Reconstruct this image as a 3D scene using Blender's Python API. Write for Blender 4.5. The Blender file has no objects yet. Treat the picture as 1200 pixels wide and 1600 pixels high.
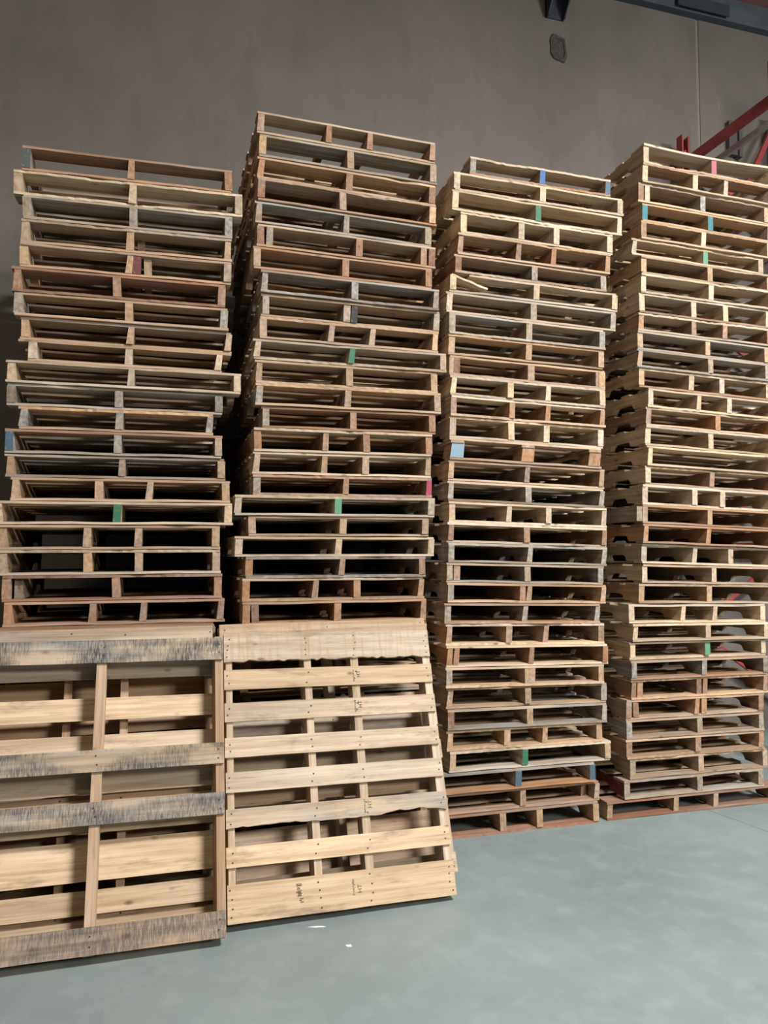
import bpy, math, random
from mathutils import Matrix, Vector

scene = bpy.context.scene
COL = scene.collection
R = math.radians

# ------------------------------------------------------------------ camera
EYE = 1.55
cam_data = bpy.data.cameras.new('camera')
cam_data.sensor_fit = 'HORIZONTAL'
cam_data.sensor_width = 36.0
cam_data.lens = 36.0                      # 1200 px focal length over a 1200 px frame
cam = bpy.data.objects.new('camera', cam_data)
cam.location = (0, 0, EYE)
cam.rotation_euler = (R(90) + math.atan(70 / 1200), 0, R(-16.7))
COL.objects.link(cam)
scene.camera = cam

# ------------------------------------------------------------------ world and lamps
world = bpy.data.worlds.new('warehouse_air')
scene.world = world
world.use_nodes = True
bg = world.node_tree.nodes['Background']
bg.inputs[0].default_value = (0.92, 0.95, 1.0, 1)
bg.inputs[1].default_value = 0.015


def area_lamp(name, loc, target, sx, sy, power, color):
    d = bpy.data.lights.new(name, 'AREA')
    d.shape = 'RECTANGLE'
    d.size, d.size_y = sx, sy
    d.energy = power
    d.color = color
    o = bpy.data.objects.new(name, d)
    o.location = loc
    o.rotation_euler = (Vector(target) - Vector(loc)).to_track_quat('-Z', 'Y').to_euler()
    COL.objects.link(o)
    return o


# the hall's lamps: a bright flood high on the opposite side, and dim ceiling lamps
area_lamp('flood_lamp', (8.0, -4.8, 4.9), (1.2, 4.2, 1.8), 2.6, 1.3, 720, (1.0, 0.965, 0.90))
area_lamp('high_bay_lamp', (3.8, -0.5, 6.4), (3.8, -0.5, 0), 1.6, 0.6, 1020, (1.0, 0.98, 0.95))
area_lamp('far_high_bay_lamp', (-3.6, -1.2, 6.2), (-1.0, 2.6, 2.0), 1.6, 0.6, 80, (1.0, 0.80, 0.58))

vs = scene.view_settings
vs.view_transform = 'Standard'
vs.look = 'None'
vs.gamma = 1
vs.exposure = 0.12
vs.use_curve_mapping = False


# ------------------------------------------------------------------ materials
def new_mat(name):
    m = bpy.data.materials.new(name)
    m.use_nodes = True
    nt = m.node_tree
    return m, nt, nt.nodes['Principled BSDF']


def N(nt, kind, **kw):
    n = nt.nodes.new(kind)
    for k, v in kw.items():
        if k.startswith('_'):
            setattr(n, k[1:], v)
        else:
            n.inputs[k.replace('9', ' ')].default_value = v
    return n


def ramp(nt, src, stops):
    r = nt.nodes.new('ShaderNodeValToRGB')
    el = r.color_ramp.elements
    while len(el) < len(stops):
        el.new(0.5)
    for e, (p, c) in zip(el, stops):
        e.position = p
        e.color = c if len(c) == 4 else (*c, 1)
    nt.links.new(src, r.inputs[0])
    return r.outputs[0]


def mix(nt, a, b, fac, blend='MIX'):
    m = nt.nodes.new('ShaderNodeMix')
    m.data_type = 'RGBA'
    m.blend_type = blend
    for sock, v in ((m.inputs[0], fac), (m.inputs[6], a), (m.inputs[7], b)):
        if hasattr(v, 'is_linked'):
            nt.links.new(v, sock)
        elif isinstance(v, (int, float)):
            sock.default_value = v
        else:
            sock.default_value = v if len(v) == 4 else (*v, 1)
    return m.outputs[2]


def vmath(nt, op, a, b):
    v = nt.nodes.new('ShaderNodeVectorMath')
    v.operation = op
    for i, s in enumerate((a, b)):
        if hasattr(s, 'is_linked'):
            nt.links.new(s, v.inputs[i])
        else:
            v.inputs[i].default_value = s
    return v.outputs[0]


def fmath(nt, op, a, b=0.0, clamp=False):
    v = nt.nodes.new('ShaderNodeMath')
    v.operation = op
    v.use_clamp = clamp
    for i, s in enumerate((a, b)):
        if hasattr(s, 'is_linked'):
            nt.links.new(s, v.inputs[i])
        else:
            v.inputs[i].default_value = s
    return v.outputs[0]


def noise(nt, vec, scale, detail=3.0, rough=0.55):
    n = N(nt, 'ShaderNodeTexNoise', Scale=scale, Detail=detail, Roughness=rough)
    nt.links.new(vec, n.inputs['Vector'])
    return n.outputs['Fac']


def wood_material(name, stain=0.0, saw=0.0):
    """Grain runs along local X; object colour is the wood tone, its alpha the weathering."""
    m, nt, b = new_mat(name)
    tc = nt.nodes.new('ShaderNodeTexCoord')
    oi = nt.nodes.new('ShaderNodeObjectInfo')
    off = N(nt, 'ShaderNodeCombineXYZ')
    for i, k in enumerate((37.0, 53.0, 71.0)):
        nt.links.new(fmath(nt, 'MULTIPLY', oi.outputs['Random'], k), off.inputs[i])
    P = vmath(nt, 'ADD', tc.outputs['Object'], off.outputs[0])
    grain = noise(nt, vmath(nt, 'MULTIPLY', P, (1.6, 46, 46)), 1.0, 4, 0.6)
    fine = noise(nt, vmath(nt, 'MULTIPLY', P, (7, 170, 170)), 1.0, 2, 0.5)
    blotch = noise(nt, vmath(nt, 'MULTIPLY', P, (2.2, 6, 6)), 1.0, 3, 0.6)
    base = oi.outputs['Color']
    dark = mix(nt, base, (0.42, 0.30, 0.20), 1.0, 'MULTIPLY')
    g = ramp(nt, grain, [(0.35, (0, 0, 0)), (0.68, (1, 1, 1))])
    c = mix(nt, base, dark, fmath(nt, 'MULTIPLY', g, 0.55))
    c = mix(nt, c, dark, fmath(nt, 'MULTIPLY', ramp(nt, fine, [(0.5, (0, 0, 0)), (0.75, (1, 1, 1))]), 0.35))
    # knots
    vo = N(nt, 'ShaderNodeTexVoronoi', Scale=1.0)
    nt.links.new(vmath(nt, 'MULTIPLY', P, (5.5, 11, 11)), vo.inputs['Vector'])
    kn = ramp(nt, vo.outputs['Distance'], [(0.04, (1, 1, 1)), (0.13, (0, 0, 0))])
    c = mix(nt, c, (0.10, 0.05, 0.028), fmath(nt, 'MULTIPLY', kn, 0.75))
    # weathering: silvery grey patches, amount in the alpha of the object colour
    wmask = ramp(nt, blotch, [(0.36, (0, 0, 0)), (0.62, (1, 1, 1))])
    wamt = fmath(nt, 'MULTIPLY', wmask, oi.outputs['Alpha'], True)
    grey = mix(nt, (0.36, 0.345, 0.32), (0.15, 0.14, 0.13), g)
    c = mix(nt, c, grey, wamt)
    # dirt
    dirt = noise(nt, vmath(nt, 'MULTIPLY', P, (3.5, 14, 14)), 1.0, 5, 0.7)
    c = mix(nt, c, (0.06, 0.045, 0.035), fmath(nt, 'MULTIPLY', ramp(nt, dirt, [(0.55, (0, 0, 0)), (0.76, (1, 1, 1))]), 0.62))
    bump_src = grain
    if saw:
        sw = noise(nt, vmath(nt, 'MULTIPLY', P, (62, 5, 5)), 1.0, 3, 0.6)
        c = mix(nt, c, (0.30, 0.20, 0.10), fmath(nt, 'MULTIPLY', ramp(nt, sw, [(0.5, (0, 0, 0)), (0.7, (1, 1, 1))]), saw))
    if stain:
        st = noise(nt, vmath(nt, 'MULTIPLY', P, (3.6, 7, 7)), 1.0, 2, 0.5)
        sk = noise(nt, vmath(nt, 'MULTIPLY', P, (120, 14, 14)), 1.0, 6, 0.8)
        s = fmath(nt, 'ADD', fmath(nt, 'MULTIPLY', st, 0.95), fmath(nt, 'MULTIPLY', sk, 0.35))
        sm = ramp(nt, s, [(0.565, (0.06, 0.06, 0.06)), (0.64, (0.65, 0.65, 0.65)), (0.74, (1, 1, 1))])
        fs = noise(nt, vmath(nt, 'MULTIPLY', P, (230, 26, 26)), 1.0, 4, 0.7)
        sm = fmath(nt, 'MULTIPLY', sm, ramp(nt, fs, [(0.40, (0.30,) * 3), (0.58, (1, 1, 1))]))
        c = mix(nt, c, (0.036, 0.046, 0.060), fmath(nt, 'MULTIPLY', sm, fmath(nt, 'ADD', fmath(nt, 'MULTIPLY', oi.outputs['Alpha'], 0.45), stain)))
        bump_src = sk
    nt.links.new(c, b.inputs['Base Color'])
    b.inputs['Roughness'].default_value = 0.82
    b.inputs['Specular IOR Level'].default_value = 0.25
    bp = N(nt, 'ShaderNodeBump', Strength=0.35, Distance=0.004)
    nt.links.new(bump_src, bp.inputs['Height'])
    nt.links.new(bp.outputs[0], b.inputs['Normal'])
    return m


def plain(name, col, rough=0.6, metal=0.0, var=0.15, scale=20):
    m, nt, b = new_mat(name)
    tc = nt.nodes.new('ShaderNodeTexCoord')
    n = noise(nt, tc.outputs['Object'], scale, 4, 0.6)
    lo = tuple(x * (1 - var) for x in col)
    hi = tuple(min(1, x * (1 + var)) for x in col)
    nt.links.new(ramp(nt, n, [(0.3, lo), (0.7, hi)]), b.inputs['Base Color'])
    b.inputs['Roughness'].default_value = rough
    b.inputs['Metallic'].default_value = metal
    return m


WOOD = wood_material('pallet_wood')
STAINED = wood_material('tar_stained_wood', stain=0.52)
SAWN = wood_material('rough_sawn_wood', saw=0.55)


def paint(name, col):
    """worn paint: wood shows through the scuffs"""
    m, nt, b = new_mat(name)
    tc = nt.nodes.new('ShaderNodeTexCoord')
    n = noise(nt, tc.outputs['Object'], 60, 4, 0.7)
    nt.links.new(mix(nt, col, (0.30, 0.25, 0.19), ramp(nt, n, [(0.56, (0, 0, 0)), (0.66, (0.6, 0.6, 0.6))])), b.inputs['Base Color'])
    b.inputs['Roughness'].default_value = 0.7
    return m


PAINT = {
    'green': paint('green_paint', (0.025, 0.127, 0.066)),
    'mint': paint('mint_paint', (0.088, 0.231, 0.149)),
    'teal': paint('teal_paint', (0.028, 0.15, 0.17)),
    'blue': paint('blue_paint', (0.028, 0.099, 0.264)),
    'dull blue': paint('dull_blue_paint', (0.050, 0.094, 0.143)),
    'light blue': paint('light_blue_paint', (0.182, 0.270, 0.341)),
    'red': paint('red_paint', (0.275, 0.033, 0.066)),
    'pink': paint('pink_paint', (0.303, 0.094, 0.121)),
    'black': paint('black_paint', (0.014, 0.015, 0.019)),
    'dark red': paint('dark_red_paint', (0.094, 0.012, 0.015)),
    'grey green': paint('grey_green_paint', (0.055, 0.077, 0.069)),
    'maroon': paint('maroon_paint', (0.121, 0.028, 0.033)),
}
NAIL = plain('nail_steel', (0.05, 0.045, 0.04), 0.5, 0.6)
INK = plain('stamp_ink', (0.09, 0.07, 0.05), 0.9)
RED_STEEL = plain('red_rack_enamel', (0.30, 0.045, 0.045), 0.45, 0.0, 0.25, 8)
GREY_STEEL = plain('galvanised_rail', (0.45, 0.45, 0.44), 0.45, 0.4)
DARK_STEEL = plain('dark_blue_steel', (0.022, 0.030, 0.042), 0.6, 0.1)
LEDGER = plain('blue_grey_ledger', (0.055, 0.070, 0.088), 0.8, 0.0, 0.25, 5)
DECK_RED = plain('rust_red_roof_deck', (0.22, 0.10, 0.095), 0.8, 0.0, 0.25, 6)
CAULK = plain('joint_sealant', (0.185, 0.165, 0.15), 0.8)
PANELGREY = plain('grey_panel_paint', (0.075, 0.07, 0.068), 0.7)
WHITECHIP = plain('white_chip', (0.75, 0.75, 0.72), 0.8)


def concrete_wall():
    m, nt, b = new_mat('aged_concrete_wall')
    tc = nt.nodes.new('ShaderNodeTexCoord')
    P = tc.outputs['Object']
    n1 = noise(nt, P, 0.55, 5, 0.6)
    n2 = noise(nt, vmath(nt, 'MULTIPLY', P, (3.0, 1, 1.1)), 1.2, 6, 0.65)
    n3 = noise(nt, P, 26, 4, 0.6)
    c = ramp(nt, n1, [(0.3, (0.104, 0.094, 0.085)), (0.7, (0.158, 0.144, 0.132))])
    c = mix(nt, c, (0.085, 0.079, 0.074), fmath(nt, 'MULTIPLY', ramp(nt, n2, [(0.5, (0, 0, 0)), (0.72, (1, 1, 1))]), 0.5))
    c = mix(nt, c, (0.20, 0.185, 0.17), fmath(nt, 'MULTIPLY', ramp(nt, n3, [(0.55, (0, 0, 0)), (0.8, (1, 1, 1))]), 0.18))
    # a few thin pale scratches
    v = N(nt, 'ShaderNodeTexVoronoi', Scale=1.0)
    nt.links.new(vmath(nt, 'MULTIPLY', P, (3.2, 1, 0.55)), v.inputs['Vector'])
    c = mix(nt, c, (0.24, 0.22, 0.20), fmath(nt, 'MULTIPLY', ramp(nt, v.outputs['Distance'], [(0.02, (1, 1, 1)), (0.045, (0, 0, 0))]), 0.35))
    nt.links.new(c, b.inputs['Base Color'])
    b.inputs['Roughness'].default_value = 0.85
    bp = N(nt, 'ShaderNodeBump', Strength=0.15, Distance=0.01)
    nt.links.new(n3, bp.inputs['Height'])
    nt.links.new(bp.outputs[0], b.inputs['Normal'])
    return m


def concrete_floor():
    m, nt, b = new_mat('polished_concrete_floor')
    tc = nt.nodes.new('ShaderNodeTexCoord')
    P = tc.outputs['Object']
    n1 = noise(nt, P, 1.1, 6, 0.62)
    n2 = noise(nt, P, 7.0, 5, 0.65)
    n3 = noise(nt, vmath(nt, 'MULTIPLY', P, (30, 3, 1)), 1.0, 4, 0.7)
    c = ramp(nt, n1, [(0.3, (0.165, 0.205, 0.208)), (0.7, (0.225, 0.272, 0.274))])
    c = mix(nt, c, (0.285, 0.33, 0.33), fmath(nt, 'MULTIPLY', ramp(nt, n2, [(0.5, (0, 0, 0)), (0.75, (1, 1, 1))]), 0.35))
    c = mix(nt, c, (0.11, 0.125, 0.125), fmath(nt, 'MULTIPLY', ramp(nt, n3, [(0.60, (0, 0, 0)), (0.8, (1, 1, 1))]), 0.28))
    nt.links.new(c, b.inputs['Base Color'])
    r = ramp(nt, n2, [(0.3, (0.40,) * 3), (0.7, (0.58,) * 3)])
    nt.links.new(r, b.inputs['Roughness'])
    b.inputs['Specular IOR Level'].default_value = 0.4
    return m


WALL = concrete_wall()
FLOOR = concrete_floor()


# ------------------------------------------------------------------ mesh helpers
def obj(name, me, parent=None, mat=None, matrix=None):
    o = bpy.data.objects.new(name, me)
    COL.objects.link(o)
    if parent:
        o.parent = parent
    if mat and not me.materials:
        me.materials.append(mat)
    if matrix is not None:
        o.matrix_local = matrix
    return o


def mesh(name, verts, faces, mats=()):
    me = bpy.data.meshes.new(name)
    me.from_pydata(verts, [], faces)
    for m in mats:
        me.materials.append(m)
    me.update()
    return me


class MB:
    """gathers boxes and prisms into one mesh"""

    def __init__(self):
        self.v, self.f = [], []

    def box(self, x0, x1, y0, y1, z0, z1, M=None):
        n = len(self.v)
        pts = [Vector((x, y, z)) for x in (x0, x1) for y in (y0, y1) for z in (z0, z1)]
        self.v += [tuple(M @ p) if M else tuple(p) for p in pts]
        self.f += [tuple(n + i for i in q) for q in ((0, 1, 3, 2), (4, 6, 7, 5), (0, 4, 5, 1), (2, 3, 7, 6), (0, 2, 6, 4), (1, 5, 7, 3))]
        return self

    def bar(self, a, b, w, h):
        """box of section w x h from a to b"""
        a, b = Vector(a), Vector(b)
        d = b - a
        M = Matrix.Translation(a) @ d.to_track_quat('X', 'Z').to_matrix().to_4x4()
        return self.box(0, d.length, -w / 2, w / 2, -h / 2, h / 2, M)

    def disc(self, c, r, t, M, seg=6):
        n = len(self.v)
        for z in (0, t):
            for i in range(seg):
                a = i * 2 * math.pi / seg
                self.v.append(tuple(M @ Vector((c[0] + r * math.cos(a), c[1] + r * math.sin(a), c[2] + z))))
        self.f.append(tuple(n + seg + i for i in range(seg)))
        for i in range(seg):
            j = (i + 1) % seg
            self.f.append((n + i, n + j, n + seg + j, n + seg + i))
        return self

    def mesh(self, name, mat=None):
        return mesh(name, self.v, self.f, (mat,) if mat else ())


def tag(o, label, cat, group=None):
    o['label'] = label
    o['category'] = cat
    if group:
        o['group'] = group
    return o


def structure(o):
    o['kind'] = 'structure'
    return o


_boards = {}


def board_mesh(W, w, t, var, bow=-1, clean=False):
    """a sawn board along X, slightly bowed, with worn and chipped long edges"""
    key = (round(W, 3), w, t, var, bow, clean)
    if key in _boards:
        return _boards[key]
    rnd = random.Random(str(key))
    n = 10
    amp = bow * rnd.uniform(0.0, 0.0045)
    j = 0.35 if clean else 1.0
    verts, faces = [], []
    chip = None if clean else rnd.choice([None, None, rnd.randrange(1, n)])
    taper = 0 if clean else rnd.uniform(0, .006)
    for i in range(n + 1):
        s = i / n
        x = (s - 0.5) * W + (rnd.uniform(-.004, .004) * j if i in (0, n) else 0)
        z = amp * (1 - abs(math.cos(2 * math.pi * s)))
        y0 = rnd.uniform(0, 0.004) * j + taper * s
        y1 = w - rnd.uniform(0, 0.003) * j
        if chip == i:
            y0 += 0.010
        dz = rnd.uniform(-.0014, 0) * j
        verts += [(x, y0, z - dz), (x, y1, z), (x, y1, z + t + dz), (x, y0 + rnd.uniform(0, .003) * j, z + t + dz)]
    for i in range(n):
        a, b = 4 * i, 4 * (i + 1)
        for q in range(4):
            r = (q + 1) % 4
            faces.append((a + q, b + q, b + r, a + r))
    faces.append((0, 1, 2, 3))
    faces.append(tuple(4 * n + q for q in (3, 2, 1, 0)))
    faces = [tuple(reversed(f)) for f in faces]
    me = mesh('board', verts, faces, (WOOD,))
    _boards[key] = me
    return me


def ragged_mesh(W, w, t, depth, seed, torn=()):
    """a board whose near edge is torn into fibres; torn = (from, to, depth) along its length"""
    rnd = random.Random(seed)
    n = 44
    v, f = [], []
    for i in range(n + 1):
        s = i / n
        y0 = depth * rnd.random() ** 2 * (1 if 0 < i < n else 0)
        for a, b, d in torn:
            if a < s < b:
                y0 += d * rnd.uniform(.5, 1) * math.sin(math.pi * (s - a) / (b - a)) ** .5
        x = (s - .5) * W
        v += [(x, y0, 0), (x, w, 0), (x, w, t), (x, y0 + rnd.uniform(0, .003), t)]
    for i in range(n):
        a, b = 4 * i, 4 * i + 4
        for q in range(4):
            r = (q + 1) % 4
            f.append((a + r, b + r, b + q, a + q))
    f += [(3, 2, 1, 0), tuple(4 * n + q for q in range(4))]
    return mesh('ragged_board', v, f, (WOOD,))


_ragged = {}


def ragged_pool(Wc, w, t, k):
    key = (Wc, w, k)
    if key not in _ragged:
        rr = random.Random(str(key))
        a = rr.uniform(.05, .6)
        _ragged[key] = ragged_mesh(Wc, w, t, .006, k, ((a, a + rr.uniform(.15, .35), rr.uniform(.006, .02)),))
    return _ragged[key]


_str = {}


def stringer_mesh(L, th, h, notched, var):
    """a stringer along X (0..L); front end face has its own material slot for paint"""
    key = (round(L, 3), th, round(h, 3), notched, var)
    if key in _str:
        return _str[key]
    rnd = random.Random(str(key))
    prof = [(0, 0.0)]
    if notched:
        for c in (0.152, L - 0.152 - 0.229):
            prof += [(c, 0), (c + 0.018, 0.030), (c + 0.040, 0.038), (c + 0.189, 0.038), (c + 0.211, 0.030), (c + 0.229, 0)]
    prof += [(L, 0), (L, h), (0, h)]
    n = len(prof)
    lean = rnd.uniform(-0.004, 0.004)
    wane = rnd.choice([0, 0, 0.004, 0.009])
    verts = []
    for side in (-1, 1):
        for x, z in prof:
            y = side * th / 2 + lean * (z / h - 0.5)
            if z == h and side == 1:
                y -= wane
            if z == 0 and side == -1:
                y += wane * .5
            verts.append((x, y, z))
    faces = []
    for i in range(n):
        j = (i + 1) % n
        faces.append((i, j, n + j, n + i))
    faces.append(tuple(range(n - 1, -1, -1)))
    faces.append(tuple(range(n, 2 * n)))
    me = mesh('stringer', verts, faces, (WOOD, WOOD))
    me.polygons[n - 1].material_index = 1
    _str[key] = me
    return me


# wood tones: linear rgb and weathering
TONE = {
    'T': ((0.46, 0.325, 0.205), 0.25),
    'P': ((0.56, 0.455, 0.325), 0.15),
    'B': ((0.37, 0.215, 0.12), 0.25),
    'R': ((0.30, 0.155, 0.095), 0.30),
    'G': ((0.38, 0.30, 0.21), 0.85),
    'D': ((0.25, 0.19, 0.135), 0.75),
}
WORD = {'T': 'tan', 'P': 'pale', 'B': 'orange-brown', 'R': 'reddish-brown', 'G': 'grey', 'D': 'dark'}


def tint(o, tone, rnd, amt=1.0):
    (r, g, b), w = TONE[tone]
    v = rnd.uniform(0.74, 1.18)
    hshift = rnd.uniform(-0.12, 0.10)
    o.color = (r * v * (1 + hshift * .5), g * v, b * v * (1 - hshift), min(1, max(0, w + rnd.uniform(-0.15, 0.3))))


def set_paint(o, name):
    s = o.material_slots[1]
    s.link = 'OBJECT'
    s.material = PAINT[name]


RZ90 = Matrix.Rotation(R(90), 4, 'Z')
T = Matrix.Translation


def pallet_parts(root, W, L, h, mids, tone, stone, rnd, f, deck=None, bottom=None):
    """flat frame: x across (centred), y 0..L from the near end to the far end, z up"""
    tb = 0.0135
    hs = h - 2 * tb
    S = [0.0] + list(mids) + [1.0]
    th = f.get('th', 0.038)
    # stringers -----------------------------------------------------------
    if f.get('block'):
        for ix, fx in enumerate((0.0, 0.5, 1.0)):
            x = -W / 2 + 0.045 + fx * (W - 0.09)
            for iy, y in enumerate((0.0, L / 2 - 0.06, L - 0.12)):
                me = stringer_mesh(0.12, 0.085, hs - 0.016, False, 0)
                o = obj('block', me, root, matrix=T((x, y + 0.004, tb)) @ RZ90)
                tint(o, stone, rnd)
                if ix == 0 and iy == 0:
                    set_paint(o, 'light blue')
                    o['label'] = 'light blue painted corner block'
            o = obj('stringer_board', board_mesh(L, 0.085, 0.016, 0), root,
                    matrix=T((x + 0.0425, L / 2, tb + hs - 0.016)) @ RZ90)
            tint(o, tone, rnd)
    else:
        for i, fx in enumerate(S):
            if i in f.get('missing', ()):
                continue
            x = -W / 2 + th / 2 + fx * (W - th)
            if f.get('wing') and i in (0, len(S) - 1):
                x += f['wing'] if i == 0 else -f['wing']
            me = stringer_mesh(L, th, hs, True, rnd.randrange(4))
            o = obj('stringer', me, root, matrix=T((x, rnd.uniform(0, .006), tb)) @ RZ90)
            st = f.get('st', {}).get(i, stone)
            tint(o, st, rnd)
            p = f.get('paint', {}).get(i)
            if p:
                set_paint(o, p)
                o['label'] = p + ' painted stringer end'
            if f.get('red_side') and i == 0:
                s0 = o.material_slots[0]
                s0.link = 'OBJECT'
                s0.material = PAINT['dark red']
                o['label'] = 'dark red painted side stringer'
                s1 = o.material_slots[1]
                s1.link = 'OBJECT'
                s1.material = WOOD
        for (i, dx, dy, st, p) in f.get('dbl', ()):
            x = -W / 2 + th / 2 + S[i] * (W - th) + dx
            me = stringer_mesh(0.46, th, hs, False, rnd.randrange(4))
            o = obj('repair_stringer', me, root, matrix=T((x, 0.004 + dy, tb)) @ RZ90)
            tint(o, st, rnd)
            if p:
                set_paint(o, p)
                o['label'] = p + ' painted repair stringer end'
    # deck boards ---------------------------------------------------------
    if deck is None:
        lead = rnd.choice([0.14, 0.14, 0.115])
        n_in = rnd.choice([5, 5, 6, 4])
        deck = [(0.0, lead), (L - 0.14, 0.14)]
        gap = (L - 0.14 - lead - n_in * 0.089) / (n_in + 1)
        for k in range(n_in):
            deck.append((lead + gap + k * (0.089 + gap) + rnd.uniform(-.012, .012), 0.089))
    if bottom is None:
        lb = rnd.choice([0.089, 0.089, 0.075])
        bottom = [(0.0, lb), (L - 0.089, 0.089)]
        bottom += [(0.42, 0.089), (0.565, 0.089), (0.71, 0.089)] if rnd.random() < .5 else [(0.46, 0.089), (0.67, 0.089)]
    Wc = 1.1 if W > 1.05 else 1.0
    for lst, name, z in ((deck, 'deck_board', h - tb), (bottom, 'bottom_board', 0.0)):
        for k, (y, w) in enumerate(lst):
            if k in f.get('no_' + name, ()):
                continue
            dW = W
            if f.get('wing') and name == 'bottom_board':
                dW = W - 2 * f['wing']
            me = board_mesh(Wc, w, tb, rnd.randrange(7), -1 if name == 'deck_board' else 1)
            yo = rnd.uniform(-.004, .004) if k == 0 else 0
            if k == 0 and name in f.get('warp', {}):
                me = f['warp'][name](Wc, w, tb)
            elif k == 0 and rnd.random() < .3:
                me = ragged_pool(Wc, w, tb, rnd.randrange(4))
            o = obj(name, me, root, matrix=T((rnd.uniform(-.003, .003), y + yo, z)) @ Matrix.Diagonal((dW / Wc, 1, 1, 1)))
            bt = f.get('front', {}).get(name, tone) if k == 0 else (tone if rnd.random() < .75 else rnd.choice('TTPBG'))
            tint(o, bt, rnd)


STACK = {}
STACK[1] = [
    (-0.651, 1.021, 3.4668, 0.1256, 0.0232, (0.5,)),
    (-0.687, 1.112, 3.3427, 0.1241, 0.0205, (0.5,)),
    (-0.642, 1.015, 3.2167, 0.126, 0.018, (0.51,)),
    (-0.647, 1.016, 3.0946, 0.1221, 0.0166, (0.5,)),
    (-0.649, 1.019, 2.9729, 0.1217, 0.0148, (0.5,)),
    (-0.678, 1.02, 2.8469, 0.126, 0.0131, (0.47,)),
    (-0.669, 1.023, 2.7263, 0.1206, 0.0092, (0.52,)),
    (-0.637, 1.015, 2.613, 0.1132, 0.0065, (0.5,)),
    (-0.644, 1.018, 2.505, 0.108, 0.0061, (0.5,)),
    (-0.691, 1.116, 2.3947, 0.1103, 0.0067, (0.51,)),
    (-0.69, 1.024, 2.2844, 0.1103, 0.0074, (0.5,)),
    (-0.634, 0.921, 2.1724, 0.1119, 0.0086, (0.5,)),
    (-0.692, 1.025, 2.0536, 0.1189, 0.0092, (0.5,)),
    (-0.686, 1.037, 1.9394, 0.1141, 0.01, (0.51,)),
    (-0.66, 1.034, 1.8235, 0.1159, 0.0087, (0.38, 0.62)),
    (-0.735, 1.122, 1.7079, 0.1157, 0.0079, (0.5,)),
    (-0.711, 1.037, 1.5856, 0.1223, 0.0065, (0.38, 0.62)),
    (-0.706, 1.036, 1.4626, 0.123, 0.0054, (0.38, 0.62)),
    (-0.686, 1.026, 1.3366, 0.126, 0.0039, (0.5,)),
    (-0.676, 1.029, 1.2171, 0.1195, 0.0023, (0.38, 0.62)),
]
STACK[2] = [
    (0.497, 1.022, 3.8204, 0.1229, -0.0136, (0.38, 0.62)),
    (0.508, 1.016, 3.6944, 0.126, -0.0157, (0.5,)),
    (0.501, 1.019, 3.5719, 0.1224, -0.0173, (0.5,)),
    (0.502, 1.015, 3.4483, 0.1236, -0.0145, (0.46,)),
    (0.491, 1.003, 3.326, 0.1224, -0.0157, (0.5,)),
    (0.502, 1.011, 3.2, 0.126, -0.0155, (0.56,)),
    (0.485, 1.008, 3.0744, 0.1255, -0.0147, (0.5,)),
    (0.525, 1.01, 2.9512, 0.1233, -0.0088, (0.51,)),
    (0.534, 1.01, 2.8255, 0.1257, -0.0053, (0.46,)),
    (0.52, 1.01, 2.704, 0.1215, -0.0003, (0.38, 0.62)),
    (0.49, 1.088, 2.5936, 0.1104, 0.0016, (0.49,)),
    (0.501, 1.025, 2.4698, 0.1238, 0.0043, (0.5,)),
    (0.503, 1.038, 2.3512, 0.1186, 0.0067, (0.48,)),
    (0.54, 0.971, 2.2338, 0.1174, 0.0083, (0.51,)),
    (0.498, 0.994, 2.1089, 0.1249, 0.0079, (0.38, 0.62)),
    (0.493, 0.997, 1.9876, 0.1213, 0.0079, (0.38, 0.62)),
    (0.497, 0.996, 1.876, 0.1115, 0.0068, (0.5,)),
    (0.399, 1.103, 1.768, 0.108, 0.0045, (0.5,)),
    (0.473, 0.995, 1.66, 0.108, 0.0047, (0.51,)),
    (0.406, 1.101, 1.552, 0.108, 0.0027, (0.5,)),
    (0.46, 0.99, 1.4391, 0.1129, 0.0024, (0.52,)),
    (0.445, 1.001, 1.3179, 0.1212, 0.002, (0.38, 0.62)),
    (0.448, 1.008, 1.1954, 0.1224, 0.0028, (0.5,)),
]
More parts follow.
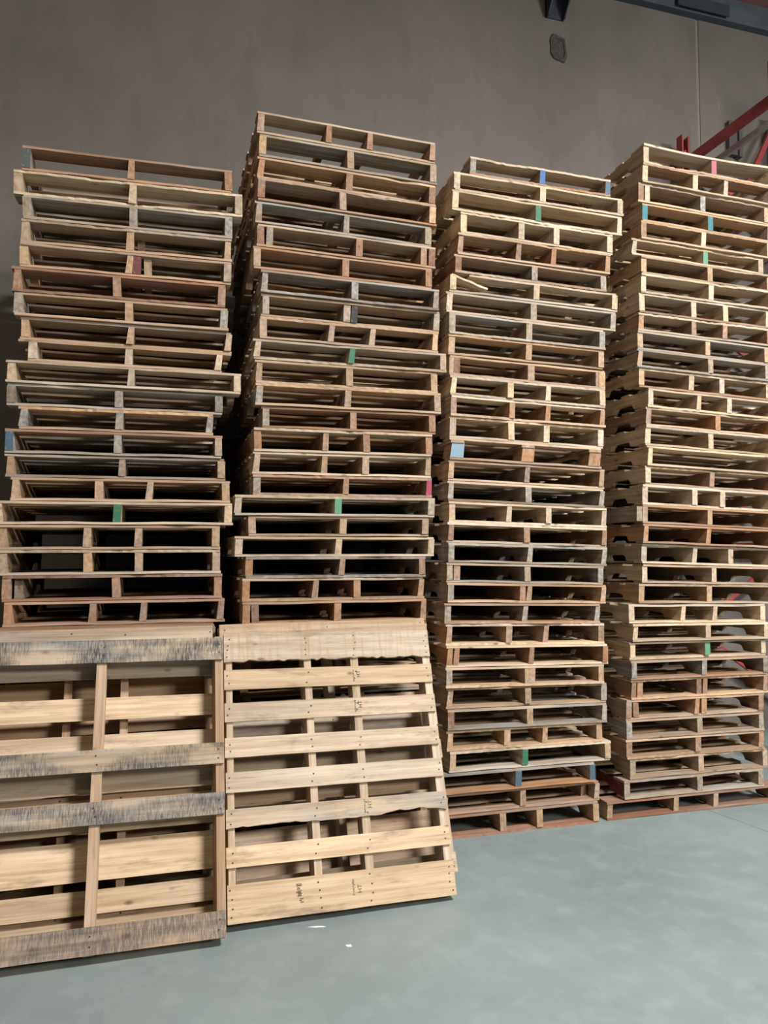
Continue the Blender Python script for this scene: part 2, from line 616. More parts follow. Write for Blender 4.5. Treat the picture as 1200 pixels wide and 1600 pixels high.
STACK[3] = [
    (1.737, 0.939, 3.7771, 0.112, -0.0081, (0.5,)),
    (1.632, 1.123, 3.6627, 0.1144, -0.0099, (0.51,)),
    (1.618, 1.128, 3.542, 0.1207, -0.0138, (0.49,)),
    (1.673, 1.009, 3.416, 0.126, -0.0138, (0.38, 0.62)),
    (1.653, 1.007, 3.29, 0.126, -0.0149, (0.38, 0.62)),
    (1.64, 0.997, 3.1789, 0.1111, -0.0152, (0.51,)),
    (1.607, 1.104, 3.0627, 0.1162, -0.0157, (0.5,)),
    (1.583, 1.112, 2.9405, 0.1221, -0.0187, (0.5,)),
    (1.596, 1.013, 2.8145, 0.126, -0.0201, (0.5,)),
    (1.595, 1.009, 2.6935, 0.121, -0.0192, (0.5,)),
    (1.6, 1.014, 2.5752, 0.1183, -0.0207, (0.51,)),
    (1.602, 1.005, 2.4598, 0.1153, -0.0198, (0.37, 0.62)),
    (1.601, 1.005, 2.3402, 0.1196, -0.0203, (0.38, 0.62)),
    (1.6, 0.999, 2.215, 0.1252, -0.0222, (0.38, 0.62)),
    (1.595, 0.975, 2.089, 0.126, -0.0229, (0.47,)),
    (1.586, 1.014, 1.97, 0.119, -0.0237, (0.49,)),
    (1.585, 1.011, 1.8539, 0.1162, -0.0232, (0.5,)),
    (1.593, 1.015, 1.7345, 0.1194, -0.0221, (0.36, 0.62)),
    (1.582, 1.021, 1.619, 0.1155, -0.0239, (0.48,)),
    (1.582, 1.02, 1.5071, 0.1119, -0.0244, (0.5,)),
    (1.573, 1.003, 1.3946, 0.1124, -0.0238, (0.5,)),
    (1.58, 1.015, 1.2822, 0.1124, -0.0238, (0.5,)),
    (1.562, 0.99, 1.1661, 0.1161, -0.0215, (0.5,)),
    (1.569, 1.007, 1.0449, 0.1212, -0.0202, (0.38, 0.62)),
    (1.57, 1.023, 0.9264, 0.1185, -0.0199, (0.51,)),
    (1.564, 1.002, 0.8132, 0.1131, -0.0193, (0.5,)),
    (1.572, 1.018, 0.6964, 0.1169, -0.0186, (0.49,)),
    (1.574, 1.011, 0.5805, 0.1159, -0.0158, (0.5,)),
    (1.573, 0.981, 0.468, 0.1124, -0.0101, (0.37, 0.62)),
    (1.588, 1.021, 0.3525, 0.1155, -0.0072, (0.45,)),
    (1.509, 0.99, 0.2391, 0.1134, -0.0046, (0.5,)),
    (1.54, 0.99, 0.126, 0.1131, -0.0022, (0.5,)),
    (1.526, 0.99, 0.0, 0.126, -0.0, (0.38, 0.62)),
]
STACK[4] = [
    (2.916, 1.005, 4.0176, 0.12, -0.0212, (0.53,)),
    (2.906, 1.005, 3.8916, 0.126, -0.0221, (0.39, 0.63)),
    (2.881, 1.005, 3.7658, 0.1258, -0.0218, (0.48,)),
    (2.907, 1.005, 3.6452, 0.1206, -0.0216, (0.51,)),
    (2.888, 1.005, 3.5285, 0.1167, -0.0196, (0.46,)),
    (2.824, 1.005, 3.4181, 0.1104, -0.0186, (0.55,)),
    (2.883, 1.005, 3.3049, 0.1132, -0.0176, (0.51,)),
    (2.876, 1.005, 3.1809, 0.124, -0.018, (0.52,)),
    (2.862, 1.005, 3.0549, 0.126, -0.0187, (0.4, 0.65)),
    (2.859, 1.005, 2.9389, 0.116, -0.0215, (0.4, 0.64)),
    (2.849, 1.005, 2.8217, 0.1172, -0.0242, (0.52,)),
    (2.835, 1.005, 2.7039, 0.1178, -0.0255, (0.54,)),
    (2.853, 1.005, 2.5811, 0.1228, -0.0285, (0.38, 0.62)),
    (2.915, 1.005, 2.4625, 0.1186, -0.0306, (0.37, 0.61)),
    (2.902, 1.005, 2.3446, 0.1179, -0.031, (0.53,)),
    (2.89, 1.005, 2.2195, 0.1251, -0.0322, (0.48,)),
    (2.898, 1.005, 2.0968, 0.1228, -0.0309, (0.42,)),
    (2.887, 1.005, 1.9791, 0.1176, -0.03, (0.49,)),
    (2.858, 1.005, 1.8559, 0.1232, -0.0312, (0.37, 0.59)),
    (2.852, 1.005, 1.7386, 0.1173, -0.0302, (0.49,)),
    (2.854, 1.005, 1.6182, 0.1204, -0.0297, (0.47,)),
    (2.85, 1.005, 1.4949, 0.1233, -0.0289, (0.38, 0.66)),
    (2.844, 1.005, 1.3784, 0.1164, -0.0241, (0.52,)),
    (2.82, 1.005, 1.258, 0.1205, -0.0194, (0.51,)),
    (2.746, 1.005, 1.1409, 0.1171, -0.0148, (0.38, 0.62)),
    (2.767, 1.005, 1.0329, 0.108, -0.0115, (0.54,)),
    (2.757, 1.005, 0.9249, 0.108, -0.0074, (0.56,)),
    (2.751, 1.005, 0.8101, 0.1147, -0.0048, (0.52,)),
    (2.757, 1.005, 0.6911, 0.119, -0.0047, (0.53,)),
    (2.723, 1.005, 0.5703, 0.1209, -0.0058, (0.5,)),
    (2.726, 1.005, 0.4551, 0.1152, -0.0071, (0.52,)),
    (2.721, 1.005, 0.3401, 0.115, -0.0084, (0.51,)),
    (2.747, 1.005, 0.2199, 0.1203, -0.0063, (0.5,)),
    (2.7, 1.005, 0.108, 0.1119, -0.0039, (0.53,)),
    (2.585, 1.24, 0.0, 0.108, -0.0, (0.38, 0.62)),
]

# tone of the boards, tone of the stringers, special features (stringer index: 0 is the left end)
LOOK = {1: [
    ('B', 'B', {'paint': {0: 'grey green'}}), ('P', 'P', {}), ('G', 'G', {}), ('T', 'T', {'dbl': [(1, .055, .10, 'B', None)]}),
    ('T', 'T', {'dbl': [(1, .037, 0, 'R', 'maroon'), (1, .09, .02, 'T', None)]}), ('R', 'B', {}), ('T', 'T', {'st': {0: 'G', 2: 'G'}}),
    ('T', 'T', {}), ('T', 'P', {'wing': .045}), ('P', 'P', {}), ('G', 'D', {}), ('T', 'G', {}),
    ('G', 'G', {'paint': {0: 'dull blue'}, 'front': {'deck_board': 'R'}}), ('D', 'T', {}), ('T', 'T', {}), ('P', 'P', {'paint': {1: 'green'}}),
    ('T', 'T', {}), ('P', 'T', {}), ('R', 'B', {'dbl': [(0, .05, .03, 'D', None)]}), ('B', 'B', {})],
 2: [
    ('P', 'B', {}), ('G', 'T', {'front': {'bottom_board': 'G'}}), ('T', 'B', {}), ('T', 'T', {'st': {0: 'R'}, 'front': {'bottom_board': 'B'}}),
    ('G', 'G', {}), ('T', 'R', {'dbl': [(0, .048, 0, 'D', None), (2, -.05, 0, 'B', None)]}), ('B', 'B', {'st': {0: 'T'}}), ('D', 'D', {}),
    ('T', 'G', {'dbl': [(1, .042, 0, 'D', 'black')]}), ('T', 'T', {}), ('P', 'P', {'paint': {1: 'green'}, 'wing': .0}),
    ('T', 'T', {}), ('T', 'T', {'st': {0: 'G'}}), ('B', 'B', {'st': {0: 'G'}}), ('P', 'B', {}), ('P', 'T', {}),
    ('B', 'B', {'paint': {2: 'red'}, 'st': {0: 'D'}}), ('P', 'P', {'paint': {1: 'mint'}}), ('T', 'T', {}), ('P', 'P', {}),
    ('D', 'B', {}), ('T', 'B', {}), ('B', 'B', {'dbl': [(0, .045, 0, 'R', None)]})],
 3: [
    ('B', 'G', {'paint': {1: 'blue', 2: 'dull blue'}, 'front': {'deck_board': 'P'}}), ('P', 'P', {}), ('P', 'P', {'paint': {1: 'green'}}), ('B', 'P', {'front': {'deck_board': 'P', 'bottom_board': 'P'}}), ('T', 'B', {}),
    ('T', 'G', {'st': {0: 'R'}}), ('P', 'P', {'broken': True, 'no_deck_board': (0,)}), ('P', 'P', {'st': {1: 'G', 2: 'G'}}), ('G', 'G', {}),
    ('T', 'T', {}), ('T', 'T', {'th': .044, 'dbl': [(0, .022, 0, 'R', None), (2, -.022, 0, 'R', None)]}), ('P', 'P', {}), ('P', 'B', {'front': {'bottom_board': 'T'}}), ('P', 'P', {}),
    ('T', 'B', {'block': True}), ('T', 'T', {'st': {1: 'D'}}), ('D', 'G', {'front': {'deck_board': 'P'}}), ('P', 'P', {}), ('P', 'B', {}), ('G', 'G', {}),
    ('G', 'G', {'dbl': [(0, .045, 0, 'B', None)]}), ('T', 'T', {'dbl': [(1, -.042, 0, 'B', None)], 'st': {0: 'G'}}), ('B', 'G', {}), ('P', 'B', {}),
    ('P', 'B', {'dbl': [(0, .04, 0, 'R', None)]}), ('T', 'T', {'st': {0: 'G'}, 'dbl': [(1, .03, 0, 'T', None)]}), ('T', 'T', {'st': {2: 'G'}}),
    ('G', 'T', {'st': {0: 'R', 2: 'G'}}), ('T', 'T', {}), ('P', 'P', {'paint': {1: 'green'}}), ('G', 'G', {'paint': {0: 'teal', 1: 'dull blue', 2: 'dull blue'}, 'front': {'bottom_board': 'B'}}),
    ('B', 'T', {'dbl': [(2, -.05, .06, 'B', None)]}), ('R', 'T', {'front': {'deck_board': 'B'}})],
 4: [
    ('P', 'P', {'paint': {1: 'pink'}}), ('B', 'P', {'front': {'bottom_board': 'P'}}), ('T', 'T', {'st': {1: 'G', 0: 'B'}, 'dbl': [(0, .045, 0, 'P', None)]}), ('T', 'T', {'paint': {0: 'teal', 1: 'teal'}}), ('T', 'P', {'st': {0: 'B'}}),
    ('P', 'P', {'paint': {1: 'mint'}}), ('T', 'T', {}), ('P', 'P', {}), ('B', 'P', {'front': {'deck_board': 'P'}}), ('P', 'B', {}), ('G', 'T', {}), ('G', 'G', {}),
    ('B', 'P', {'front': {'deck_board': 'P'}}), ('P', 'P', {}), ('T', 'B', {}), ('P', 'P', {}), ('P', 'P', {'missing': (1,)}), ('T', 'B', {'st': {0: 'P'}}), ('P', 'P', {}),
    ('B', 'T', {'dbl': [(0, -.04, .0, 'G', None)]}), ('B', 'B', {}), ('P', 'P', {}), ('T', 'P', {}), ('T', 'T', {}), ('P', 'P', {}), ('P', 'P', {}),
    ('P', 'P', {'paint': {1: 'mint'}}), ('T', 'D', {'front': {'bottom_board': 'B'}}), ('T', 'B', {'dbl': [(0, .045, 0, 'B', None), (1, -.045, 0, 'R', None)]}),
    ('T', 'B', {'dbl': [(0, .05, .0, 'B', None), (1, .055, .0, 'B', None)]}), ('T', 'G', {}), ('T', 'B', {'th': .04}), ('T', 'T', {'st': {0: 'G'}}), ('G', 'G', {'red_side': True}), ('R', 'T', {})],
}
ORD = ['topmost', 'second', 'third', 'fourth', 'fifth', 'sixth', 'seventh', 'eighth', 'ninth', 'tenth', 'eleventh', 'twelfth', 'thirteenth',
       'fourteenth', 'fifteenth', 'sixteenth', 'seventeenth', 'eighteenth', 'nineteenth', 'twentieth', 'twenty-first', 'twenty-second',
       'twenty-third', 'twenty-fourth', 'twenty-fifth']
STACK_NAME = {1: 'leftmost stack', 2: 'second stack from left', 3: 'third stack from left', 4: 'rightmost stack'}
GROUP = {1: 'pallets of the leftmost stack', 2: 'pallets of the second stack', 3: 'pallets of the third stack', 4: 'pallets of the rightmost stack'}


def warp_up(Wc, w, t):
    """a deck board that sags between curled-up ends"""
    n = 14
    v, f = [], []
    for i in range(n + 1):
        s = i / n - .5
        z = 0.016 * ((2 * abs(s + .12)) ** 2) - 0.002
        for y, zz in ((0, 0), (w, 0), (w, t), (0, t)):
            v.append((s * Wc, y, z * (1 - .5 * y / w) + zz))
    for i in range(n):
        a, b = 4 * i, 4 * i + 4
        for q in range(4):
            r = (q + 1) % 4
            f.append((a + r, b + r, b + q, a + q))
    f += [(3, 2, 1, 0), tuple(4 * n + q for q in range(4))]
    return mesh('warped_board', v, f, (WOOD,))


# ------------------------------------------------------------------ the building
FRONT = 4.029          # front plane of the four stacks
WALL_Y = 5.72
WALL_TOP = 6.52

fl = structure(obj('floor', MB().box(-9, 12, -9, WALL_Y + .3, -0.2, 0).mesh('floor'), None, FLOOR))
# shallow saw-cut control joint in the slab near the right-hand stack
jn = obj('control_joint', MB().bar((3.24, 4.3, 0.0002), (3.50, 2.75, 0.0002), 0.006, 0.0012).mesh('control_joint'), fl, plain('joint_filler', (0.16, 0.18, 0.18), 0.8))

wb = structure(bpy.data.objects.new('wall_back', None))
COL.objects.link(wb)
wb.location = (0, WALL_Y, 0)
JX = 4.74
for x0, x1 in ((-9, JX - .016), (JX + .016, 12)):
    obj('wall_panel', MB().box(x0, x1, 0, 0.2, 0, WALL_TOP + .5).mesh('wall_panel'), wb, WALL)
obj('joint_sealant', MB().box(JX - .016, JX + .016, 0.006, .1, 0, WALL_TOP).mesh('joint_sealant'), wb, CAULK)
# rough mortar patch left where something was cut off the wall
v, f = [], []
rp = random.Random(4)
npt = 18
ring = []
for k in range(npt):
    a = 2 * math.pi * k / npt
    rr = rp.uniform(.85, 1.1)
    sx, sz = .085 * math.copysign(abs(math.cos(a)) ** .75, math.cos(a)), .13 * math.copysign(abs(math.sin(a)) ** .8, math.sin(a))
    ring.append((sx * rr, sz * rr))
for y, s in ((0.0, 1.0), (-.012, .95), (-.014, .72), (-.004, .66)):
    v += [(3.295 + x * s, y, 5.957 + z * s) for x, z in ring]
for q in range(3):
    for k in range(npt):
        j = (k + 1) % npt
        f.append((q * npt + k, q * npt + j, (q + 1) * npt + j, (q + 1) * npt + k))
f.append(tuple(3 * npt + k for k in range(npt)))
obj('mortar_patch', mesh('mortar_patch', v, f), wb, plain('mortar', (0.050, 0.046, 0.043), .95, 0, .35, 30))

tr = structure(obj('trim_1', MB().box(-9, 12, WALL_Y - .07, WALL_Y, WALL_TOP, WALL_TOP + .22).mesh('ledger'), None, LEDGER))
ce = structure(bpy.data.objects.new('ceiling', None))
COL.objects.link(ce)
ce.location = (0, 0, WALL_TOP + .22)
for k in range(14):
    x0 = -9 + k * 1.5
    obj('roof_sheet', MB().box(x0, x0 + 1.494, -9, WALL_Y, 0, .05).mesh('roof_sheet'), ce, DECK_RED)


def joist_seat_or_recess(x, z0, z1, w, d, label):
    root = bpy.data.objects.new('joist_seat_or_recess', None)
    COL.objects.link(root)
    root.location = (x, WALL_Y, z0)
    tag(root, label, 'bracket', 'steel brackets high on the wall')
    h = z1 - z0
    obj('back_plate', MB().box(-w / 2, w / 2, -.012, 0, 0, h).mesh('back_plate'), root, DARK_STEEL)
    for s in (-1, 1):
        b = MB()
        n = len(b.v)
        xx = s * (w / 2 - .006)
        for dx in (-.006, .006):
            b.v += [(xx + dx, 0, 0), (xx + dx, -d * .35, .0), (xx + dx, -d, h * .35), (xx + dx, -d, h), (xx + dx, 0, h)]
        b.f += [(4, 3, 2, 1, 0), (5, 6, 7, 8, 9)] + [(i, (i + 1) % 5, 5 + (i + 1) % 5, 5 + i) for i in range(5)]
        obj('side_plate', b.mesh('side_plate'), root, DARK_STEEL)
    if w > .3:
        obj('recess_shade_plate', MB().box(-w / 2, w / 2, -d - .006, -d, 0, h).mesh('recess_shade_plate'), root, DARK_STEEL)  # solid dark plate drawn in place of the shaded recess in the ledger
    return root


joist_seat_or_recess(3.26, 6.21, WALL_TOP, .17, .14, 'dark steel joist bracket high on the wall above a mortar patch')
r = joist_seat_or_recess(4.74, WALL_TOP + .012, WALL_TOP + .125, .56, .10, 'dark plate standing for a shaded ledger recess above the wall joint')

# grey conduit box on the wall behind the rack
cb = bpy.data.objects.new('wall_box', None)
COL.objects.link(cb)
cb.location = (5.10, WALL_Y, 5.24)
tag(cb, 'grey steel box on the wall behind the red rack beam', 'box')
obj('box_body', MB().box(-.07, .02, -.05, 0, .02, .34).mesh('box_body'), cb, PANELGREY)
obj('box_cover', MB().box(.024, .06, -.07, 0, 0, .37).mesh('box_cover'), cb, PANELGREY)

# ------------------------------------------------------------------ the stacks
GAPS = {1: 11, 2: 10}
for s in (1, 2, 3, 4):
    rows = list(STACK[s])
    looks = list(LOOK[s])
    seen = len(rows)
    if s in GAPS:                        # lower pallets, behind the leaning ones
        rr = random.Random(100 + s)
        z_low = rows[-1][2]
        n = GAPS[s]
        h = z_low / n
        xc = rows[-1][0] + rows[-1][1] / 2 - (.03 if s == 1 else 0)
        for k in range(n):
            W = rr.uniform(.995, 1.02)
            rows.append((xc - W / 2 + rr.uniform(-.02, .02), W, z_low - (k + 1) * h, h, 0.0, (0.5,) if rr.random() < .6 else (0.38, 0.62)))
            looks.append((rr.choice('TTBDR'), rr.choice('TTBG'), {}))
    total = len(rows)
    # settle the stack from the floor up: every pallet rests on the one below
    settled = [None] * total
    zt, tt, xt = 0.0, 0.0, rows[-1][0] + rows[-1][1] / 2
    for i in range(total - 1, -1, -1):
        xl, W, zb, h, tilt, mids = rows[i]
        xc = xl + W / 2
        z = max(zt + tt * (xc + e - xt) - tilt * e for e in (-W / 2, W / 2)) + 0.0006
        top = rows[i - 1][2] if i else zb + h
        hh = min(.131, max(.103, top - z - 0.001))
        settled[i] = (xl, W, z, hh, tilt, mids)
        zt, tt, xt = z + hh, tilt, xc
    rows = settled
    for i, ((xl, W, zb, h, tilt, mids), (tone, stone, f)) in enumerate(zip(rows, looks)):
        rnd = random.Random(s * 1000 + i)
        f = dict(f)
        dy = rnd.uniform(-.012, .012)
        if i >= seen:
            dy = -min(1, (i - seen + 1) / 1) * (.13 if s == 1 else .0)
        root = bpy.data.objects.new('wooden_pallet', None)
        COL.objects.link(root)
        root.location = (xl + W / 2, FRONT + dy, zb)
        L = 1.10 if W > 1.05 else 1.219
        # turned about its own front edge, so that the front stays where it is
        root.rotation_euler = (0, -math.atan(tilt), R(rnd.uniform(-.35, .35)))
        if s == 4 and i == 0:
            f['warp'] = {'deck_board': warp_up}
        pallet_parts(root, W, L, h, mids, tone, stone, rnd, f)
        if f.get('broken'):
            me = board_mesh(1.0, .10, .0135, 3)
            o = obj('deck_board', me, root, matrix=T((.055, 0, h - .0135)) @ Matrix.Diagonal((W * .89, 1, 1, 1)))
            tint(o, 'P', rnd)
            o = obj('broken_board', me, root, matrix=T((-W / 2 + .012, .004, h - .004)) @ Matrix.Rotation(R(15), 4, 'Y') @ T((.118, 0, -.0135)) @ Matrix.Diagonal((.235, .9, 1, 1)))
            tint(o, 'P', rnd)
            o['label'] = 'snapped board end hanging into the opening'
        # label ---------------------------------------------------------
        nstr = 'block' if f.get('block') else {1: 'three-stringer', 2: 'four-stringer'}[len(mids)]
        feat = ''
        if f.get('block'):
            feat = ' with light blue left block'
        elif f.get('broken'):
            feat = ' with snapped front board'
        elif f.get('red_side'):
            feat = ' with dark red left side'
        elif f.get('paint'):
            k = 1 if 1 in f['paint'] else list(f['paint'])[0]
            feat = ' with %s %s end' % (f['paint'][k], {0: 'left', 1: 'middle', 2: 'right'}[k])
        elif any(d[4] for d in f.get('dbl', ())):
            feat = ' with %s repair block' % [d[4] for d in f['dbl'] if d[4]][0]
        elif f.get('wing'):
            feat = ' with overhanging deck'
        if i == total - 1:
            place = 'lowest, on the floor in ' + STACK_NAME[s]
        elif i == 0:
            place = 'topmost in ' + STACK_NAME[s]
        elif i < 18 or i < seen and s in GAPS:
            place = ORD[i] + ' from top in ' + STACK_NAME[s]
        else:
            place = ORD[total - 1 - i] + ' from floor in ' + STACK_NAME[s]
        tag(root, '%s %s pallet%s, %s' % (WORD[tone], nstr, feat, place), 'pallet', GROUP[s])

# ------------------------------------------------------------------ leaning pallets


def leaning(x_left, w, y0, z0, lean, yaw, roll, h, deck_front):
    """matrix of a pallet stood on end and tipped back against the stacks"""
    up = Vector((0, math.sin(lean), math.cos(lean)))
    out = Vector((0, -math.cos(lean), math.sin(lean)))      # towards the camera
    ac = Vector((1, 0, 0))
    Rr = Matrix.Rotation(yaw, 3, 'Z')
    ac2 = ac * math.cos(roll) + up * math.sin(roll)
    up2 = up * math.cos(roll) - ac * math.sin(roll)
    ac2, up2, out = Rr @ ac2, Rr @ up2, Rr @ out
    p = Vector((x_left, y0, z0)) + ac2 * (w / 2)            # middle of the near bottom edge
    M = Matrix.Identity(4)
    if deck_front:
        cols = (ac2, up2, out)
        org = p - out * h
    else:
        cols = (-ac2, up2, -out)
        org = p
    for k, cvec in enumerate(cols):
        for q in range(3):
            M[q][k] = cvec[q]
    for q in range(3):
        M[q][3] = org[q]
    return M


def stand_pallet(M, label, W, L, h, mids, tone, stone, deck, bottom, face_mats, nails_on, seed, th=.038, ragged={}):
    rnd = random.Random(seed)
    root = bpy.data.objects.new('leaning_pallet', None)
    COL.objects.link(root)
    root.matrix_world = M
    tag(root, label, 'pallet', 'pallets leaning against the stacks')
    tb = 0.0135
    hs = h - 2 * tb
    S = [0] + list(mids) + [1]
    xs = []
    for i, fx in enumerate(S):
        x = -W / 2 + th / 2 + fx * (W - th)
        xs.append(x)
        o = obj('stringer', stringer_mesh(L, th, hs, False, i % 4), root, matrix=T((x, 0, tb)) @ RZ90)
        tint(o, stone, rnd)
        o.color[3] = .12
    nb = MB()
    for lst, name, z in ((deck, 'deck_board', h - tb), (bottom, 'bottom_board', 0.0)):
        for k, (y, w, tn, alpha) in enumerate(lst):
            me = board_mesh(1.0, round(w, 3), tb, rnd.randrange(7), -1 if name == 'deck_board' else 1, True)
            if (name, k) in ragged:
                me = ragged_mesh(1.0, w, tb, *ragged[(name, k)])
            mat = face_mats.get((name, k))
            o = obj(name, me, root, matrix=T((0, y, z)) @ Matrix.Diagonal((W, 1, 1, 1)))
            tint(o, tn, rnd)
            o.color[3] = alpha
            if mat:
                o.material_slots[0].link = 'OBJECT'
                o.material_slots[0].material = mat
            if name == nails_on:
                cnt = 2 if w < .12 else 4
                for x in xs:
                    for q in range(cnt):
                        yy = y + w * (q + .75) / (cnt + .5) + rnd.uniform(-.006, .006)
                        xx = x + rnd.uniform(-.008, .008)
                        if name == 'deck_board':
                            nb.disc((xx, yy, z + tb - .003), .0036, .0042, Matrix.Identity(4))
                        else:
                            nb.disc((xx, yy, z + .003), .0036, -.0042, Matrix.Identity(4))
    o = obj('nail_heads', nb.mesh('nail_heads', NAIL), root)
    o['kind'] = 'stuff'
    return root


hA = .116
# front right: deck boards towards the camera
MA = leaning(.317, 1.02, 3.292, .040, R(19), R(1.4), R(-.7), hA, True)
deckA = [(0.0, .148, 'P', .05), (.210, .084, 'P', .05), (.363, .081, 'P', .75), (.510, .086, 'P', .1), (.657, .086, 'P', .05),
         (.811, .085, 'P', .35), (.955, .091, 'P', .1), (1.080, .136, 'P', .0)]
botA = [(0, .089, 'T', .2), (.46, .089, 'T', .4), (.66, .089, 'T', .5), (1.13, .089, 'T', .2)]
PA = stand_pallet(MA, 'clean pale pallet leaning in front on the right, eight deck boards facing out', 1.02, 1.219, hA, (.38, .62), 'P', 'P',
                  deckA, botA, {('deck_board', 7): SAWN}, 'deck_board', 11, ragged={('deck_board', 7): (.010, 3), ('deck_board', 2): (.003, 5, ((.70, .97, .020), (.02, .40, .008)))})
# behind it
MD = leaning(.335, 1.07, 3.292 + .142, .058, R(20), R(1.4), R(.4), hA, False)
faceD = [(0, .089, 'P', .1), (.52, .089, 'P', .1), (.68, .089, 'P', .3), (1.135, .10, 'P', .1)]
deckD = [(0, .14, 'T', .3), (.2, .089, 'T', .5), (.34, .089, 'T', .4), (.48, .089, 'T', .4), (.63, .089, 'T', .5), (.78, .089, 'T', .4), (.93, .089, 'T', .3), (1.09, .14, 'T', .2)]
stand_pallet(MD, 'pale pallet leaning upright behind the front right leaning pallet', 1.07, 1.235, hA, (.5,), 'P', 'P', deckD, faceD,
             {('bottom_board', 3): SAWN}, 'bottom_board', 12)
# front left: bottom boards towards the camera, tarry stains
MC = leaning(-.724, 1.027, 3.18, .047, R(19), R(.6), R(-.5), hA, False)
faceC = [(.003, .098, 'T', .45), (.462, .088, 'P', .8), (.665, .088, 'P', .85), (1.112, .100, 'P', 1.0)]
deckC = [(0.0, .115, 'P', .0), (.135, .089, 'P', .05), (.255, .150, 'P', .0), (.435, .095, 'P', .05), (.585, .089, 'P', .05), (.735, .089, 'P', .05), (.885, .095, 'P', .0), (1.06, .14, 'P', .0)]
stand_pallet(MC, 'pallet leaning in front on the left, four black-stained bottom boards facing out', 1.027, 1.219, hA, (.5,), 'P', 'T', deckC, faceC,
             {('bottom_board', k): STAINED for k in range(4)}, 'bottom_board', 13, th=.04)
ME = leaning(-.735, 1.02, 3.18 + .140, .062, R(20), R(.6), R(.2), hA, False)
deckE = [(0, .14, 'T', .3), (.2, .089, 'T', .5), (.34, .089, 'T', .4), (.48, .089, 'T', .4), (.63, .089, 'T', .5), (.78, .089, 'T', .4), (.93, .089, 'T', .3), (1.09, .14, 'P', .6)]
botE = [(0, .089, 'T', .2), (.46, .06, 'T', .4), (1.145, .089, 'P', .6)]
stand_pallet(ME, 'pallet leaning behind the front left leaning pallet, only its top edge clear', 1.02, 1.235, hA, (.38, .62), 'T', 'T', deckE, botE, {}, 'bottom_board', 14)


# stamped marks on the boards of the front right leaning pallet
def stamp(parent, text, x, y, z, size, rot):
    cu = bpy.data.curves.new('stamp', 'FONT')
    cu.body = text
    cu.size = size
    cu.align_x = 'CENTER'
    cu.align_y = 'CENTER'
    cu.extrude = 0.0003
    tmp = bpy.data.objects.new('stamp', cu)
    COL.objects.link(tmp)
    bpy.context.view_layer.update()
    me = bpy.data.meshes.new_from_object(tmp.evaluated_get(bpy.context.evaluated_depsgraph_get()))
    bpy.data.objects.remove(tmp)
    bpy.data.curves.remove(cu)
    me.materials.clear()
    o = obj('stamp_mark', me, parent, INK, T((x, y, z)) @ Matrix.Rotation(rot, 4, 'Z'))
    return o


def marks(parent, x, y, z, n, w, seed):
    """rows of illegible small stamped ticks"""
    rm = random.Random(seed)
    b = MB()
    for k in range(n):
        b.box(x + rm.uniform(-w, w) * .2, x + w * rm.uniform(.5, 1), y + k * .0065, y + k * .0065 + rm.uniform(.002, .0045), z, z + .0006)
    return obj('stamp_mark', b.mesh('stamp_mark', INK), parent)


ztop = hA + .0001
for yb, xm in ((.955, .108), (.811, .106), (.363, .115)):
    stamp(PA, 'HT', xm + .022, yb + .052, ztop, .026, R(90))
    marks(PA, xm - .006, yb + .018, ztop, 9, .007, int(yb * 100))
marks(PA, -.215, .075, ztop, 8, .022, 5)
marks(PA, -.205, .050, ztop, 3, .018, 6)
stamp(PA, 'HT', .062, .075, ztop, .026, R(90))
marks(PA, .03, .052, ztop, 10, .010, 8)

# ------------------------------------------------------------------ the red storage rack
rk = bpy.data.objects.new('storage_rack', None)
COL.objects.link(rk)
RX, RY = 4.44, 5.57
rk.location = (RX, RY, 0)
tag(rk, 'red steel pallet rack standing against the wall right of the stacks', 'rack')


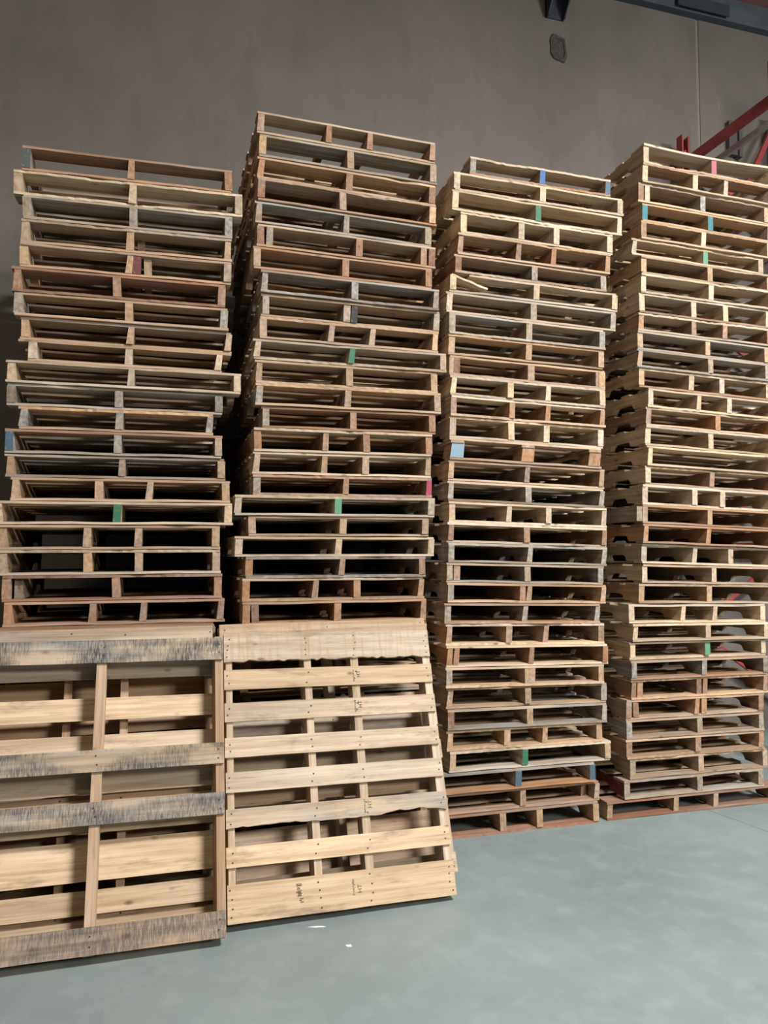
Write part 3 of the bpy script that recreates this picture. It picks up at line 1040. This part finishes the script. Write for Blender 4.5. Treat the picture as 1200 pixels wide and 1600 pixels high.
def post(x, y, h):
    """open C section upright with slots"""
    b = MB()
    b.box(x - .04, x - .0375, y - .035, y + .035, 0, h)
    b.box(x + .0375, x + .04, y - .035, y + .035, 0, h)
    b.box(x - .04, x + .04, y + .0325, y + .035, 0, h)
    b.box(x - .04, x - .025, y - .035, y - .0325, 0, h)
    b.box(x + .025, x + .04, y - .035, y - .0325, 0, h)
    o = obj('upright_post', b.mesh('upright_post'), rk, RED_STEEL)
    bp = obj('base_plate', MB().box(x - .07, x + .07, y - .06, y + .06, 0, .008).mesh('base_plate'), o, RED_STEEL)
    return o


NEAR = -1.06
obj('brace', MB().bar((.30, .0, 4.20), (1.05, .0, 5.63), .03, .045).mesh('brace'), rk, RED_STEEL)
for y, h in ((0.0, 5.27), (NEAR, 5.30)):
    post(0, y, h)
    post(1.07, y, h + .4)
    for k in range(7):
        z0 = .25 + k * .7
        a, c = ((.0, 1.07) if k % 2 else (1.07, 0.0))
        obj('brace', MB().bar((a, y, z0), (c, y, z0 + .68), .03, .04).mesh('brace'), rk, RED_STEEL)
for z in (1.62, 5.03):
    for x in (0.02, 1.05):
        b = MB()
        b.bar((x, NEAR, z), (x, 0, z), .045, .075)
        obj('beam', b.mesh('beam'), rk, RED_STEEL)
    obj('shelf_rail', MB().bar((.13, NEAR, z - .09), (.13, 0, z - .09), .03, .05).mesh('shelf_rail'), rk, GREY_STEEL)

# ------------------------------------------------------------------ small litter on the floor
for (x, y, L, w, a, lab) in ((.683, 3.258, .075, .012, -14, 'white paper sliver on the floor in front of the right leaning pallet'),
                             (.773, 3.067, .030, .020, -30, 'small pale paint chip on the floor in front of the paper sliver')):
    M = T((x, y, 0)) @ Matrix.Rotation(R(a), 4, 'Z')
    b = MB()
    b.v = [tuple(M @ Vector(p)) for p in ((-L / 2, 0, 0), (-L * .1, -w / 2, 0), (L / 2, -w * .1, 0), (L * .2, w / 2, 0),
                                          (-L / 2, 0, .002), (-L * .1, -w / 2, .002), (L / 2, -w * .1, .002), (L * .2, w / 2, .002))]
    b.f = [(0, 3, 2, 1), (4, 5, 6, 7), (0, 1, 5, 4), (1, 2, 6, 5), (2, 3, 7, 6), (3, 0, 4, 7)]
    o = obj('litter_chip', b.mesh('litter_chip'), None, WHITECHIP)
    tag(o, lab, 'litter')
